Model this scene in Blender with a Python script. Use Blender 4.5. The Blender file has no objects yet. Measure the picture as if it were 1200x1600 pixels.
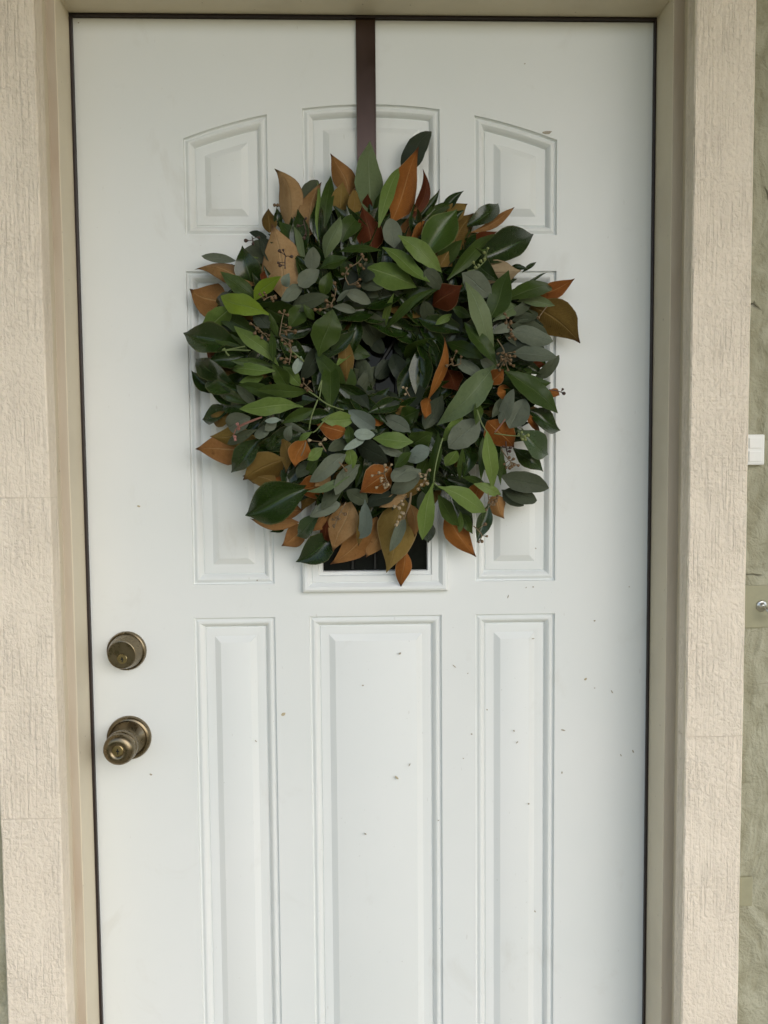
import bpy, bmesh, math, random
from mathutils import Vector, Matrix, noise as mnoise

# ------------------------------------------------------------------ camera, sky, sun, exposure
scene = bpy.context.scene
COL = scene.collection
cam_data = bpy.data.cameras.new('camera')
cam = bpy.data.objects.new('camera', cam_data); COL.objects.link(cam)
cam_data.sensor_fit = 'VERTICAL'; cam_data.sensor_height = 24.0
cam_data.lens = 24.0 * 1200.0 / 1600.0
cam_data.clip_start = 0.02; cam_data.clip_end = 500.0
CYAW, CPITCH, CROLL = 0.0282, 0.0575, -0.0084
fw = Vector((math.sin(CYAW)*math.cos(CPITCH), math.cos(CYAW)*math.cos(CPITCH), -math.sin(CPITCH)))
rt = Vector((math.cos(CYAW), -math.sin(CYAW), 0)); up = rt.cross(fw)
r2 = rt*math.cos(CROLL) + up*math.sin(CROLL); u2 = up*math.cos(CROLL) - rt*math.sin(CROLL)
M = Matrix((r2, u2, -fw)).transposed().to_4x4(); M.translation = Vector((-0.010, -1.2235, 1.342))
cam.matrix_world = M
scene.camera = cam

SUN_EL, SUN_AZ = math.radians(30), math.radians(34)      # azimuth from straight out of the door (-Y) towards +X
world = bpy.data.worlds.new('World'); scene.world = world; world.use_nodes = True
wt = world.node_tree; wt.nodes.clear()
wo = wt.nodes.new('ShaderNodeOutputWorld'); bg = wt.nodes.new('ShaderNodeBackground')
sky = wt.nodes.new('ShaderNodeTexSky'); sky.sky_type = 'NISHITA'; sky.sun_disc = False
sky.sun_elevation = SUN_EL; sky.sun_rotation = math.pi - SUN_AZ
sky.dust_density = 1.0; sky.air_density = 1.0
hs = wt.nodes.new('ShaderNodeHueSaturation'); hs.inputs['Saturation'].default_value = 0.75
wt.links.new(sky.outputs[0], hs.inputs['Color']); wt.links.new(hs.outputs[0], bg.inputs[0])
bg.inputs[1].default_value = 0.10
wt.links.new(bg.outputs[0], wo.inputs[0])

sun_data = bpy.data.lights.new('sun', 'SUN'); sun_data.energy = 0.50; sun_data.angle = math.radians(58)
sun_data.color = (1.0, 0.975, 0.945)
sun = bpy.data.objects.new('sun', sun_data); COL.objects.link(sun)
sdir = Vector((math.sin(SUN_AZ)*math.cos(SUN_EL), -math.cos(SUN_AZ)*math.cos(SUN_EL), math.sin(SUN_EL)))
sun.rotation_euler = sdir.to_track_quat('Z', 'Y').to_euler(); sun.location = sdir*20

vs = scene.view_settings
vs.view_transform = 'Standard'; vs.look = 'None'; vs.gamma = 1.0; vs.use_curve_mapping = False
vs.exposure = 1.04
scene.cycles.max_bounces = 8

# ------------------------------------------------------------------ helpers
def tag(o, label=None, cat=None, group=None, kind=None):
    if label: o['label'] = label
    if cat: o['category'] = cat
    if group: o['group'] = group
    o['kind'] = kind or 'thing'
    return o

def empty(name, loc):
    o = bpy.data.objects.new(name, None); o.empty_display_size = 0.05
    COL.objects.link(o); o.location = loc
    return o

def link_mesh(name, me, mats, parent=None, loc=(0, 0, 0)):
    o = bpy.data.objects.new(name, me); COL.objects.link(o)
    for m in (mats if isinstance(mats, (list, tuple)) else [mats]): me.materials.append(m)
    o.location = loc
    if parent: o.parent = parent
    return o

def from_bm(name, bm, mats, parent=None, loc=(0, 0, 0), smooth=False, angle=None):
    me = bpy.data.meshes.new(name)
    bmesh.ops.recalc_face_normals(bm, faces=bm.faces)
    bm.to_mesh(me); bm.free()
    if smooth:
        me.polygons.foreach_set('use_smooth', [True]*len(me.polygons))
        if angle: me.set_sharp_from_angle(angle=angle)
    return link_mesh(name, me, mats, parent, loc)

def bm_box(bm, x0, x1, y0, y1, z0, z1, bev=0.0, mat=0):
    vs_ = [bm.verts.new((x, y, z)) for x in (x0, x1) for y in (y0, y1) for z in (z0, z1)]
    idx = [(0, 1, 3, 2), (4, 6, 7, 5), (0, 4, 5, 1), (2, 3, 7, 6), (0, 2, 6, 4), (1, 5, 7, 3)]
    fs = [bm.faces.new([vs_[i] for i in f]) for f in idx]
    for f in fs: f.material_index = mat
    if bev:
        bmesh.ops.bevel(bm, geom=list({e for f in fs for e in f.edges}), offset=bev, segments=2, affect='EDGES', profile=0.6)

def box(name, x0, x1, y0, y1, z0, z1, mat, parent=None, bev=0.0, loc=(0, 0, 0)):
    bm = bmesh.new(); bm_box(bm, x0, x1, y0, y1, z0, z1, bev)
    return from_bm(name, bm, mat, parent, loc)

def lathe(bm, prof, cx=0.0, cz=0.0, n=48):
    """prof: (radius, y); turned about the Y axis through (cx, cz)."""
    rings = []
    for r, y in prof:
        if r < 1e-6: rings.append([bm.verts.new((cx, y, cz))])
        else: rings.append([bm.verts.new((cx+r*math.cos(2*math.pi*k/n), y, cz+r*math.sin(2*math.pi*k/n))) for k in range(n)])
    for a, b in zip(rings, rings[1:]):
        for k in range(n):
            j = (k+1) % n
            if len(a) == 1 and len(b) == 1: continue
            if len(a) == 1: bm.faces.new((a[0], b[k], b[j]))
            elif len(b) == 1: bm.faces.new((a[k], a[j], b[0]))
            else: bm.faces.new((a[k], a[j], b[j], b[k]))

def tube(bm, pts, r0, r1=None, n=6):
    pts = [Vector(p) for p in pts]; r1 = r0 if r1 is None else r1
    prev = None; m = len(pts)
    for i, p in enumerate(pts):
        t = (pts[min(i+1, m-1)] - pts[max(i-1, 0)]).normalized()
        a = t.cross(Vector((0, 1, 0)) if abs(t.y) < 0.9 else Vector((1, 0, 0))).normalized(); b = t.cross(a)
        r = r0 + (r1-r0)*i/max(1, m-1)
        ring = [bm.verts.new(p + a*r*math.cos(2*math.pi*k/n) + b*r*math.sin(2*math.pi*k/n)) for k in range(n)]
        if prev:
            for k in range(n): bm.faces.new((prev[k], prev[(k+1) % n], ring[(k+1) % n], ring[k]))
        else: bm.faces.new(ring)
        prev = ring
    bm.faces.new(prev)

def smooth_path(pts, n=4):
    P = [Vector(p) for p in pts]
    if len(P) < 3: return P
    out = []
    for i in range(len(P)-1):
        p0, p1, p2, p3 = P[max(i-1, 0)], P[i], P[i+1], P[min(i+2, len(P)-1)]
        for k in range(n):
            t = k/n
            out.append(0.5*((2*p1) + (p2-p0)*t + (2*p0-5*p1+4*p2-p3)*t*t + (3*p1-p0-3*p2+p3)*t**3))
    out.append(P[-1]); return out

# ------------------------------------------------------------------ materials
class NT:
    def __init__(s, name):
        s.m = bpy.data.materials.new(name); s.m.use_nodes = True; s.t = s.m.node_tree; s.t.nodes.clear()
        s.out = s.n('ShaderNodeOutputMaterial'); s.b = s.n('ShaderNodeBsdfPrincipled'); s.l(s.b.outputs[0], s.out.inputs[0])
    def n(s, t, **k):
        x = s.t.nodes.new(t)
        for a, v in k.items(): setattr(x, a, v)
        return x
    def l(s, a, b): s.t.links.new(a, b)
    def put(s, node, i, v):
        if hasattr(v, 'links') or hasattr(v, 'is_output'): s.l(v, node.inputs[i])
        else: node.inputs[i].default_value = v
    def math(s, op, a, b=0.0, clamp=False):
        x = s.n('ShaderNodeMath', operation=op, use_clamp=clamp); s.put(x, 0, a); s.put(x, 1, b); return x.outputs[0]
    def coord(s, scale=(1, 1, 1), rot=(0, 0, 0), kind='Object'):
        c = s.n('ShaderNodeTexCoord'); mp = s.n('ShaderNodeMapping'); s.l(c.outputs[kind], mp.inputs[0])
        mp.inputs['Scale'].default_value = scale; mp.inputs['Rotation'].default_value = rot; return mp.outputs[0]
    def noise(s, vec, scale, detail=3, rough=0.55, dist=0.0):
        x = s.n('ShaderNodeTexNoise'); s.l(vec, x.inputs['Vector']); x.inputs['Scale'].default_value = scale
        x.inputs['Detail'].default_value = detail; x.inputs['Roughness'].default_value = rough; x.inputs['Distortion'].default_value = dist
        return x.outputs[0]
    def ramp(s, fac, stops, interp='LINEAR'):
        x = s.n('ShaderNodeValToRGB'); s.l(fac, x.inputs[0]); r = x.color_ramp; r.interpolation = interp
        while len(r.elements) < len(stops): r.elements.new(0.5)
        for e, (p, c) in zip(r.elements, stops): e.position = p; e.color = (*c, 1) if len(c) == 3 else c
        return x.outputs[0]
    def mix(s, fac, a, b, blend='MIX'):
        x = s.n('ShaderNodeMix', data_type='RGBA', blend_type=blend); s.put(x, 0, fac)
        for i, v in ((6, a), (7, b)):
            if isinstance(v, tuple): x.inputs[i].default_value = (*v, 1) if len(v) == 3 else v
            else: s.l(v, x.inputs[i])
        return x.outputs[2]
    def bump(s, h, strength, dist, normal=None):
        x = s.n('ShaderNodeBump'); s.l(h, x.inputs['Height']); x.inputs['Strength'].default_value = strength
        x.inputs['Distance'].default_value = dist
        if normal: s.l(normal, x.inputs['Normal'])
        return x.outputs[0]
    def set(s, **k):
        for a, v in k.items():
            i = s.b.inputs[a.replace('_', ' ')]
            if isinstance(v, tuple): i.default_value = (*v, 1) if len(v) == 3 else v
            elif isinstance(v, (int, float)): i.default_value = v
            else: s.l(v, i)
        return s

def bw(v): return (v, v, v)

def mat_door():
    m = NT('white_door_paint'); c = m.coord()
    big = m.noise(c, 3.0, 4, 0.6); fine = m.noise(m.coord((1, 1, 0.35)), 60, 4, 0.6)
    col = m.mix(m.ramp(big, [(0.35, bw(0)), (0.7, bw(1))]), (0.745, 0.775, 0.765), (0.78, 0.80, 0.79))
    smudge = m.ramp(m.noise(m.coord((1, 1, 0.6)), 9, 5, 0.65, 0.6), [(0.60, bw(0)), (0.78, bw(1))])
    col = m.mix(m.math('MULTIPLY', smudge, 0.30), col, (0.52, 0.50, 0.44))
    dots = m.ramp(m.noise(c, 220, 2, 0.5), [(0.745, bw(0)), (0.78, bw(1))])
    col = m.mix(m.math('MULTIPLY', dots, 0.35), col, (0.35, 0.33, 0.29))
    # scuffs: thin stretched flecks
    sc = m.ramp(m.noise(m.coord((34, 1, 10), (0, 0.7, 0)), 5, 1, 0.4), [(0.77, bw(0)), (0.80, bw(1))])
    col = m.mix(m.math('MULTIPLY', sc, 0.22), col, (0.40, 0.38, 0.34))
    rough = m.ramp(fine, [(0.3, bw(0.42)), (0.7, bw(0.56))])
    h = m.math('ADD', m.math('MULTIPLY', fine, 0.5), m.noise(c, 420, 2, 0.5))
    m.set(Base_Color=col, Roughness=rough, Normal=m.bump(h, 0.10, 0.0006)); return m.m

def mat_jamb():
    m = NT('beige_jamb_paint'); c = m.coord((1, 1, 0.15))
    n1 = m.noise(c, 25, 4, 0.6); n2 = m.noise(m.coord(), 5, 3, 0.6)
    col = m.mix(n1, (0.67, 0.595, 0.455), (0.72, 0.645, 0.50))
    col = m.mix(m.math('MULTIPLY', m.ramp(n2, [(0.5, bw(0)), (0.75, bw(1))]), 0.35), col, (0.46, 0.40, 0.31))
    sp = m.ramp(m.noise(m.coord(), 130, 2, 0.5), [(0.735, bw(0)), (0.76, bw(1))])
    col = m.mix(m.math('MULTIPLY', sp, 0.5), col, (0.22, 0.16, 0.10))
    m.set(Base_Color=col, Roughness=0.5, Normal=m.bump(m.noise(m.coord((1, 1, 0.1)), 160, 3), 0.12, 0.0008)); return m.m

def mat_stain():
    m = NT('stained_jamb_edge'); n1 = m.noise(m.coord((1, 1, 0.12)), 40, 4, 0.65); n2 = m.noise(m.coord((1, 1, 0.5)), 7, 3)
    col = m.mix(m.ramp(n1, [(0.3, bw(0)), (0.7, bw(1))]), (0.47, 0.40, 0.31), (0.55, 0.48, 0.385))
    col = m.mix(m.math('MULTIPLY', m.ramp(n2, [(0.52, bw(0)), (0.7, bw(1))]), 0.5), col, (0.38, 0.27, 0.18))
    m.set(Base_Color=col, Roughness=0.6, Normal=m.bump(n1, 0.3, 0.001)); return m.m

def mat_casing():
    m = NT('rough_sawn_painted_board'); c = m.coord(); z = m.n('ShaderNodeSeparateXYZ'); m.l(c, z.inputs[0])
    oi = m.n('ShaderNodeObjectInfo')
    off = m.n('ShaderNodeVectorMath', operation='ADD'); m.l(c, off.inputs[0])
    cmb = m.n('ShaderNodeCombineXYZ'); m.l(m.math('MULTIPLY', oi.outputs['Random'], 7.0), cmb.inputs[0]); m.l(m.math('MULTIPLY', oi.outputs['Random'], 3.0), cmb.inputs[2])
    m.l(cmb.outputs[0], off.inputs[1]); v = off.outputs[0]
    def mp(scale):
        x = m.n('ShaderNodeMapping'); m.l(v, x.inputs[0]); x.inputs['Scale'].default_value = scale; return x.outputs[0]
    grain = m.noise(mp((1, 1, 0.05)), 210, 3, 0.55, 0.5)             # raised vertical grain
    stip = m.noise(mp((1, 1, 0.8)), 175, 4, 0.6, 0.35)                # brushed stipple
    saw = m.noise(mp((0.05, 1, 1)), 240, 3, 0.6, 0.1)                # saw marks across the board
    where = m.ramp(m.noise(mp((1.2, 1, 1)), 5.5, 3, 0.6), [(0.42, bw(0)), (0.60, bw(1))])
    where2 = m.ramp(m.noise(mp((0.6, 1, 1)), 4.2, 2, 0.5), [(0.46, bw(0)), (0.62, bw(1))])
    flat = m.ramp(m.noise(mp((1, 1, 0.7)), 14, 3, 0.6), [(0.36, bw(0.25)), (0.62, bw(1))])
    pits = m.ramp(stip, [(0.26, bw(0)), (0.62, bw(1))], 'EASE')
    cracks = m.ramp(grain, [(0.28, bw(0)), (0.56, bw(1))], 'EASE')
    h = m.math('ADD', m.math('MULTIPLY', cracks, m.math('ADD', m.math('MULTIPLY', where, 0.8), 0.25)), m.math('MULTIPLY', pits, 0.8))
    h = m.math('ADD', h, m.math('MULTIPLY', m.math('MULTIPLY', saw, where2), 0.9))
    h = m.math('ADD', h, m.math('MULTIPLY', m.noise(mp((1, 1, 1)), 420, 2, 0.5), 0.3))
    h = m.math('MULTIPLY', h, m.math('ADD', m.math('MULTIPLY', flat, 0.45), 0.55))
    seam = m.ramp(m.noise(mp((0.02, 0.02, 1)), 26, 1, 0.4), [(0.685, bw(0)), (0.695, bw(1)), (0.70, bw(1)), (0.71, bw(0))])
    h = m.math('SUBTRACT', h, m.math('MULTIPLY', seam, 0.12))
    n2 = m.noise(mp((1, 1, 0.5)), 7, 4, 0.6)
    col = m.mix(m.ramp(n2, [(0.3, bw(0)), (0.7, bw(1))]), (0.83, 0.73, 0.60), (0.87, 0.775, 0.645))
    pit_tone = m.math('MULTIPLY', m.math('SUBTRACT', 1.0, m.math('MULTIPLY', pits, cracks)), m.math('MULTIPLY', flat, 0.16))  # darker tone in the pits and grain cracks
    col = m.mix(pit_tone, col, (0.33, 0.27, 0.20))
    m.set(Base_Color=col, Roughness=0.7, Normal=m.bump(h, 0.75, 0.0023)); return m.m

def mat_stucco():
    m = NT('green_stucco'); c = m.coord()
    a = m.noise(c, 34, 5, 0.65, 0.8); b = m.noise(c, 260, 3, 0.6); tro = m.noise(m.coord((1, 1, 0.5), (0, 0.5, 0)), 16, 3, 0.6, 1.6)
    col = m.mix(m.ramp(tro, [(0.38, bw(0)), (0.62, bw(1))]), (0.33, 0.315, 0.215), (0.43, 0.415, 0.305))
    vor = m.n('ShaderNodeTexVoronoi', feature='DISTANCE_TO_EDGE'); vv = m.n('ShaderNodeVectorMath', operation='ADD')
    m.l(c, vv.inputs[0]); nn = m.n('ShaderNodeTexNoise'); m.l(c, nn.inputs[0]); nn.inputs['Scale'].default_value = 18
    sc = m.n('ShaderNodeVectorMath', operation='SCALE'); m.l(nn.outputs['Color'], sc.inputs[0]); sc.inputs['Scale'].default_value = 0.05
    m.l(sc.outputs[0], vv.inputs[1]); m.l(vv.outputs[0], vor.inputs['Vector']); vor.inputs['Scale'].default_value = 6
    gate = m.ramp(m.noise(c, 13, 2), [(0.56, bw(0)), (0.62, bw(1))])
    crack = m.math('MULTIPLY', m.ramp(vor.outputs['Distance'], [(0.0, bw(1)), (0.012, bw(0))]), gate)
    col = m.mix(m.math('MULTIPLY', crack, 0.75), col, (0.07, 0.06, 0.035))
    st = m.ramp(m.noise(m.coord((1, 1, 0.4)), 45, 3, 0.6), [(0.66, bw(0)), (0.74, bw(1))])
    col = m.mix(m.math('MULTIPLY', st, 0.5), col, (0.16, 0.125, 0.07))
    h = m.math('ADD', m.math('MULTIPLY', a, 1.0), m.math('MULTIPLY', b, 0.25)); h = m.math('ADD', h, m.math('MULTIPLY', tro, 1.2))
    h = m.math('SUBTRACT', h, m.math('MULTIPLY', crack, 0.7))
    m.set(Base_Color=col, Roughness=0.85, Normal=m.bump(h, 0.9, 0.008)); return m.m

def mat_plain(name, col, rough=0.5, metal=0.0, nscale=60, var=0.15, bump=0.05, **k):
    m = NT(name); n = m.noise(m.coord(), nscale, 3, 0.6)
    lo = tuple(x*(1-var) for x in col); hi = tuple(min(1, x*(1+var)) for x in col)
    m.set(Base_Color=m.mix(n, lo, hi), Roughness=m.ramp(n, [(0.3, bw(rough*0.85)), (0.7, bw(min(1, rough*1.15)))]), Metallic=metal,
          Normal=m.bump(n, bump, 0.001), **k)
    return m.m

def mat_brass():
    m = NT('antique_brass'); c = m.coord(); n1 = m.noise(c, 90, 4, 0.6); n2 = m.noise(m.coord((1, 1, 1)), 600, 2)
    col = m.mix(n1, (0.165, 0.132, 0.080), (0.25, 0.205, 0.138))
    m.set(Base_Color=col, Metallic=1.0, Roughness=m.ramp(n1, [(0.3, bw(0.22)), (0.7, bw(0.36))]), Normal=m.bump(n2, 0.03, 0.0004)); return m.m

def mat_glass():
    m = NT('dark_textured_glass'); c = m.coord(); n = m.noise(c, 70, 3, 0.6, 0.5)
    m.set(Base_Color=m.mix(n, (0.004, 0.005, 0.004), (0.012, 0.014, 0.011)), Roughness=0.06, Specular_IOR_Level=0.14, Normal=m.bump(n, 0.12, 0.001)); return m.m

LEAF = {  # colour a, colour b, midrib, edge, roughness, coat, back, translucency
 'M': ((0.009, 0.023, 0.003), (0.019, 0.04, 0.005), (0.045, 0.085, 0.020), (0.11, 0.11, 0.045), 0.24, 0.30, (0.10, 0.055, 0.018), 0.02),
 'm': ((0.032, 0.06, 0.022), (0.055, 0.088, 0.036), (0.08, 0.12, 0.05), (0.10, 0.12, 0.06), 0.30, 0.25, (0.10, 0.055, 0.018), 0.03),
 'N': ((0.026, 0.058, 0.006), (0.046, 0.088, 0.01), (0.09, 0.15, 0.04), (0.20, 0.22, 0.09), 0.34, 0.20, (0.10, 0.07, 0.018), 0.05),  # lit version of the magnolia top, the light is put into its colour
 'G': ((0.024, 0.048, 0.006), (0.048, 0.08, 0.012), (0.085, 0.125, 0.035), (0.10, 0.14, 0.05), 0.42, 0.06, (0.06, 0.10, 0.04), 0.12),
 'L': ((0.09, 0.15, 0.028), (0.15, 0.215, 0.052), (0.26, 0.33, 0.13), (0.20, 0.26, 0.11), 0.46, 0.05, (0.11, 0.17, 0.07), 0.15),
 'X': ((0.14, 0.215, 0.014), (0.185, 0.265, 0.024), (0.22, 0.31, 0.08), (0.19, 0.28, 0.06), 0.40, 0.08, (0.11, 0.18, 0.05), 0.18),
 'P': ((0.09, 0.13, 0.055), (0.14, 0.18, 0.085), (0.21, 0.26, 0.15), (0.18, 0.23, 0.13), 0.50, 0.04, (0.10, 0.15, 0.09), 0.12),
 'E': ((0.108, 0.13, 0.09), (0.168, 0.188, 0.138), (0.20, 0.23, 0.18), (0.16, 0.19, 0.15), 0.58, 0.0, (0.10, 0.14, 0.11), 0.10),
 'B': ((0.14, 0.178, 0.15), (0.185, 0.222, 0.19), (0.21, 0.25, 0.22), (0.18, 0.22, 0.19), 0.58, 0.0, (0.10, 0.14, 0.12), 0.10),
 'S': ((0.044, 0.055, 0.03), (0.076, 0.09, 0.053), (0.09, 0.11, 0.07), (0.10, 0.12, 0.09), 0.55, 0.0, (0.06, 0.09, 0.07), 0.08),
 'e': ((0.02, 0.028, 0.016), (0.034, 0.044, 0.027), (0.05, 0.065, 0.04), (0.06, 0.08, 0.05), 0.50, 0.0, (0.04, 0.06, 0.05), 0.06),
 'A': ((0.210, 0.265, 0.215), (0.270, 0.320, 0.270), (0.30, 0.34, 0.28), (0.27, 0.31, 0.26), 0.55, 0.0, (0.2, 0.25, 0.2), 0.10),
 'R': ((0.15, 0.044, 0.007), (0.285, 0.11, 0.024), (0.36, 0.19, 0.07), (0.40, 0.25, 0.13), 0.62, 0.0, (0.015, 0.04, 0.01), 0.03),
 'C': ((0.18, 0.076, 0.02), (0.33, 0.18, 0.07), (0.38, 0.24, 0.11), (0.16, 0.08, 0.04), 0.62, 0.0, (0.015, 0.04, 0.01), 0.03),
 'T': ((0.185, 0.092, 0.028), (0.38, 0.25, 0.125), (0.36, 0.25, 0.13), (0.12, 0.06, 0.03), 0.62, 0.0, (0.015, 0.04, 0.01), 0.03),
 't': ((0.330, 0.250, 0.150), (0.400, 0.310, 0.200), (0.28, 0.19, 0.10), (0.30, 0.20, 0.11), 0.65, 0.0, (0.015, 0.04, 0.01), 0.03),
 'O': ((0.078, 0.045, 0.009), (0.175, 0.112, 0.03), (0.24, 0.16, 0.06), (0.22, 0.15, 0.07), 0.55, 0.0, (0.015, 0.04, 0.01), 0.03),
 'Y': ((0.14, 0.088, 0.018), (0.25, 0.175, 0.055), (0.31, 0.22, 0.09), (0.30, 0.22, 0.12), 0.58, 0.0, (0.015, 0.04, 0.01), 0.03),
 'D': ((0.062, 0.014, 0.004), (0.115, 0.03, 0.008), (0.17, 0.07, 0.03), (0.26, 0.17, 0.08), 0.55, 0.0, (0.015, 0.04, 0.01), 0.03),
}
NAME = {**{k: 'magnolia_leaf' for k in 'MmNRCTtOYD'}, **{k: 'bay_leaf' for k in 'GLXP'}, **{k: 'eucalyptus_leaf' for k in 'EBSeA'}}

def mat_leaf(k):
    ca, cb, rib, edge, rough, coat, back, tr = LEAF[k]
    m = NT('leaf_'+{'magnolia_leaf': 'magnolia', 'bay_leaf': 'bay', 'eucalyptus_leaf': 'eucalyptus'}[NAME[k]])
    uv = m.n('ShaderNodeUVMap'); uv.uv_map = 'UVMap'; s = m.n('ShaderNodeSeparateXYZ'); m.l(uv.outputs[0], s.inputs[0])
    u, v = s.outputs[0], m.math('ABSOLUTE', m.math('SUBTRACT', s.outputs[1], 0.5))
    oi = m.n('ShaderNodeObjectInfo'); rnd = oi.outputs['Random']
    off = m.n('ShaderNodeVectorMath', operation='ADD'); tc = m.n('ShaderNodeTexCoord'); m.l(tc.outputs['Object'], off.inputs[0])
    m.l(m.math('MULTIPLY', rnd, 13.0), off.inputs[1])
    mott = m.noise(off.outputs[0], 38, 4, 0.65); fine = m.noise(off.outputs[0], 240, 3, 0.6)
    f = m.math('ADD', m.math('MULTIPLY', mott, 0.9), m.math('MULTIPLY', m.math('SUBTRACT', rnd, 0.5), 0.9))
    if k in 'RCTtOYD': f = m.math('ADD', f, m.math('SUBTRACT', m.math('MULTIPLY', m.noise(off.outputs[0], 16, 2, 0.5), 1.1), m.math('ADD', m.math('MULTIPLY', u, 0.35), 0.35)))
    col = m.mix(m.ramp(f, [(0.15, bw(0)), (0.85, bw(1))]), ca, cb)
    col = m.mix(0.35, col, m.mix(fine, tuple(x*0.62 for x in ca), tuple(x*1.25 for x in cb)))
    # blemishes
    bl = m.ramp(m.noise(off.outputs[0], 95, 2, 0.5), [(0.70, bw(0)), (0.76, bw(1))])
    col = m.mix(m.math('MULTIPLY', bl, 0.45), col, tuple(x*0.4 for x in ca))
    # side veins
    ph = m.math('SUBTRACT', m.math('MULTIPLY', u, 78.0), m.math('MULTIPLY', v, 62.0))
    ph = m.math('ADD', ph, m.math('MULTIPLY', mott, 5.0))
    vein = m.ramp(m.math('ABSOLUTE', m.math('SINE', ph)), [(0.0, bw(1)), (0.16, bw(0))])
    col = m.mix(m.math('MULTIPLY', vein, 0.20 if k in 'EBSeA' else 0.32), col, rib)
    ribm = m.ramp(v, [(0.010, bw(1)), (0.030, bw(0))])
    ribf = m.math('MULTIPLY', ribm, m.math('SUBTRACT', 1.05, m.math('MULTIPLY', u, 0.8)), True)
    col = m.mix(m.math('MULTIPLY', ribf, 0.55 if k in 'EBSeA' else 0.85), col, rib)
    em = m.ramp(v, [(0.462, bw(0)), (0.492, bw(1))])
    col = m.mix(m.math('MULTIPLY', em, 0.35 if k in 'EBSeAGLXP' else 0.6), col, edge)
    if k in 'TCRO':                                     # dried darker tips
        col = m.mix(m.ramp(m.math('ADD', u, m.math('MULTIPLY', mott, 0.1)), [(0.93, bw(0)), (1.0, bw(0.8))]), col, (0.045, 0.018, 0.010))
    geo = m.n('ShaderNodeNewGeometry')
    col = m.mix(geo.outputs['Backfacing'], col, back)
    h = m.math('ADD', m.math('MULTIPLY', ribm, -1.0), m.math('MULTIPLY', vein, -0.35)); h = m.math('ADD', h, m.math('MULTIPLY', fine, 0.35)); h = m.math('ADD', h, m.math('MULTIPLY', mott, 0.8))
    nb = m.bump(h, 0.6, 0.0014)
    m.set(Base_Color=col, Roughness=m.ramp(mott, [(0.3, bw(rough*0.8)), (0.7, bw(min(1, rough*1.25)))]), Coat_Weight=coat, Coat_Roughness=0.18, Normal=nb,
          Specular_IOR_Level=0.12 if k in 'RCTtOYD' else (0.35 if k in 'MmN' else 0.22))
    if tr:
        tl = m.n('ShaderNodeBsdfTranslucent'); m.l(col, tl.inputs[0]); mx = m.n('ShaderNodeMixShader'); mx.inputs[0].default_value = tr
        m.l(m.b.outputs[0], mx.inputs[1]); m.l(tl.outputs[0], mx.inputs[2]); m.l(mx.outputs[0], m.out.inputs[0])
    return m.m

MD = mat_door(); MJ = mat_jamb(); MST = mat_stain(); MC = mat_casing(); MW = mat_stucco(); MB = mat_brass(); MG = mat_glass()
MSEAL = mat_plain('dark_brown_seal', (0.018, 0.009, 0.008), 0.45)
MKEY = mat_plain('worn_brass_cylinder', (0.42, 0.33, 0.17), 0.30, 1.0)
MBLK = mat_plain('dark_keyway', (0.006, 0.005, 0.004), 0.5)
MHANG = mat_plain('brown_bronze_metal', (0.095, 0.063, 0.052), 0.24, 0.88, 30, 0.06, 0.0)
MCAME = mat_plain('dark_lead_came', (0.012, 0.012, 0.011), 0.4, 0.3)
MPLASTIC = mat_plain('white_plastic', (0.80, 0.80, 0.77), 0.35, 0, 200, 0.03, 0.01)
MCHROME = mat_plain('chromed_metal', (0.60, 0.60, 0.57), 0.30, 1.0)
MPATCH = mat_plain('olive_patch_plate', (0.33, 0.315, 0.205), 0.6, 0, 120, 0.12, 0.15)
MCONC = mat_plain('porch_concrete', (0.40, 0.35, 0.23), 0.85, 0, 25, 0.15, 0.3)
MLAWN = mat_plain('lawn', (0.15, 0.13, 0.022), 0.95, 0, 8, 0.4, 0.6)
MSOFF = mat_plain('soffit_paint', (0.42, 0.35, 0.16), 0.7, 0, 30, 0.06, 0.1)
MSTEM = mat_plain('green_stem', (0.13, 0.17, 0.055), 0.5, 0, 300, 0.25, 0.1)
MSTEMR = mat_plain('reddish_stem', (0.22, 0.10, 0.07), 0.5, 0, 300, 0.25, 0.1)
MSTEMT = mat_plain('tan_stem', (0.15, 0.105, 0.055), 0.6, 0, 300, 0.25, 0.1)
MSTEMD = mat_plain('dark_stem', (0.05, 0.025, 0.018), 0.55, 0, 300, 0.25, 0.1)
MBUDB = mat_plain('brown_seed', (0.13, 0.078, 0.035), 0.5, 0, 400, 0.45, 0.2)
MBUDP = mat_plain('pale_seed', (0.30, 0.23, 0.14), 0.5, 0, 400, 0.35, 0.2)
MBUDG = mat_plain('green_seed', (0.19, 0.22, 0.075), 0.5, 0, 400, 0.3, 0.2)
MBUDR = mat_plain('pink_seed', (0.30, 0.13, 0.11), 0.5, 0, 400, 0.3, 0.2)
MBASE = mat_plain('shaded_moss_base', (0.006, 0.006, 0.003), 1.0, 0, 120, 0.5, 0.8, Specular_IOR_Level=0.0)  # near black: the deep shade between the leaves is put into the colour
MDIRT = mat_plain('dry_debris', (0.38, 0.34, 0.27), 0.8, 0, 300, 0.4, 0.2)
MDIRT2 = mat_plain('pale_debris', (0.46, 0.40, 0.27), 0.8, 0, 300, 0.3, 0.2)
ML = {k: mat_leaf(k) for k in LEAF}

# ------------------------------------------------------------------ the setting
X0 = 0.0096                      # centre of the door's panel layout
def structure(o): o['kind'] = 'structure'; return o
structure(box('ground', -60, 60, -80, 3.0, -0.30, -0.16, MLAWN))
structure(box('porch_floor', -2.2, 2.2, -1.9, -0.02, -0.16, -0.02, MCONC, None, 0.004))
structure(box('walkway', -0.7, 0.7, -14, -1.9, -0.17, -0.145, MCONC))

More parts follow.
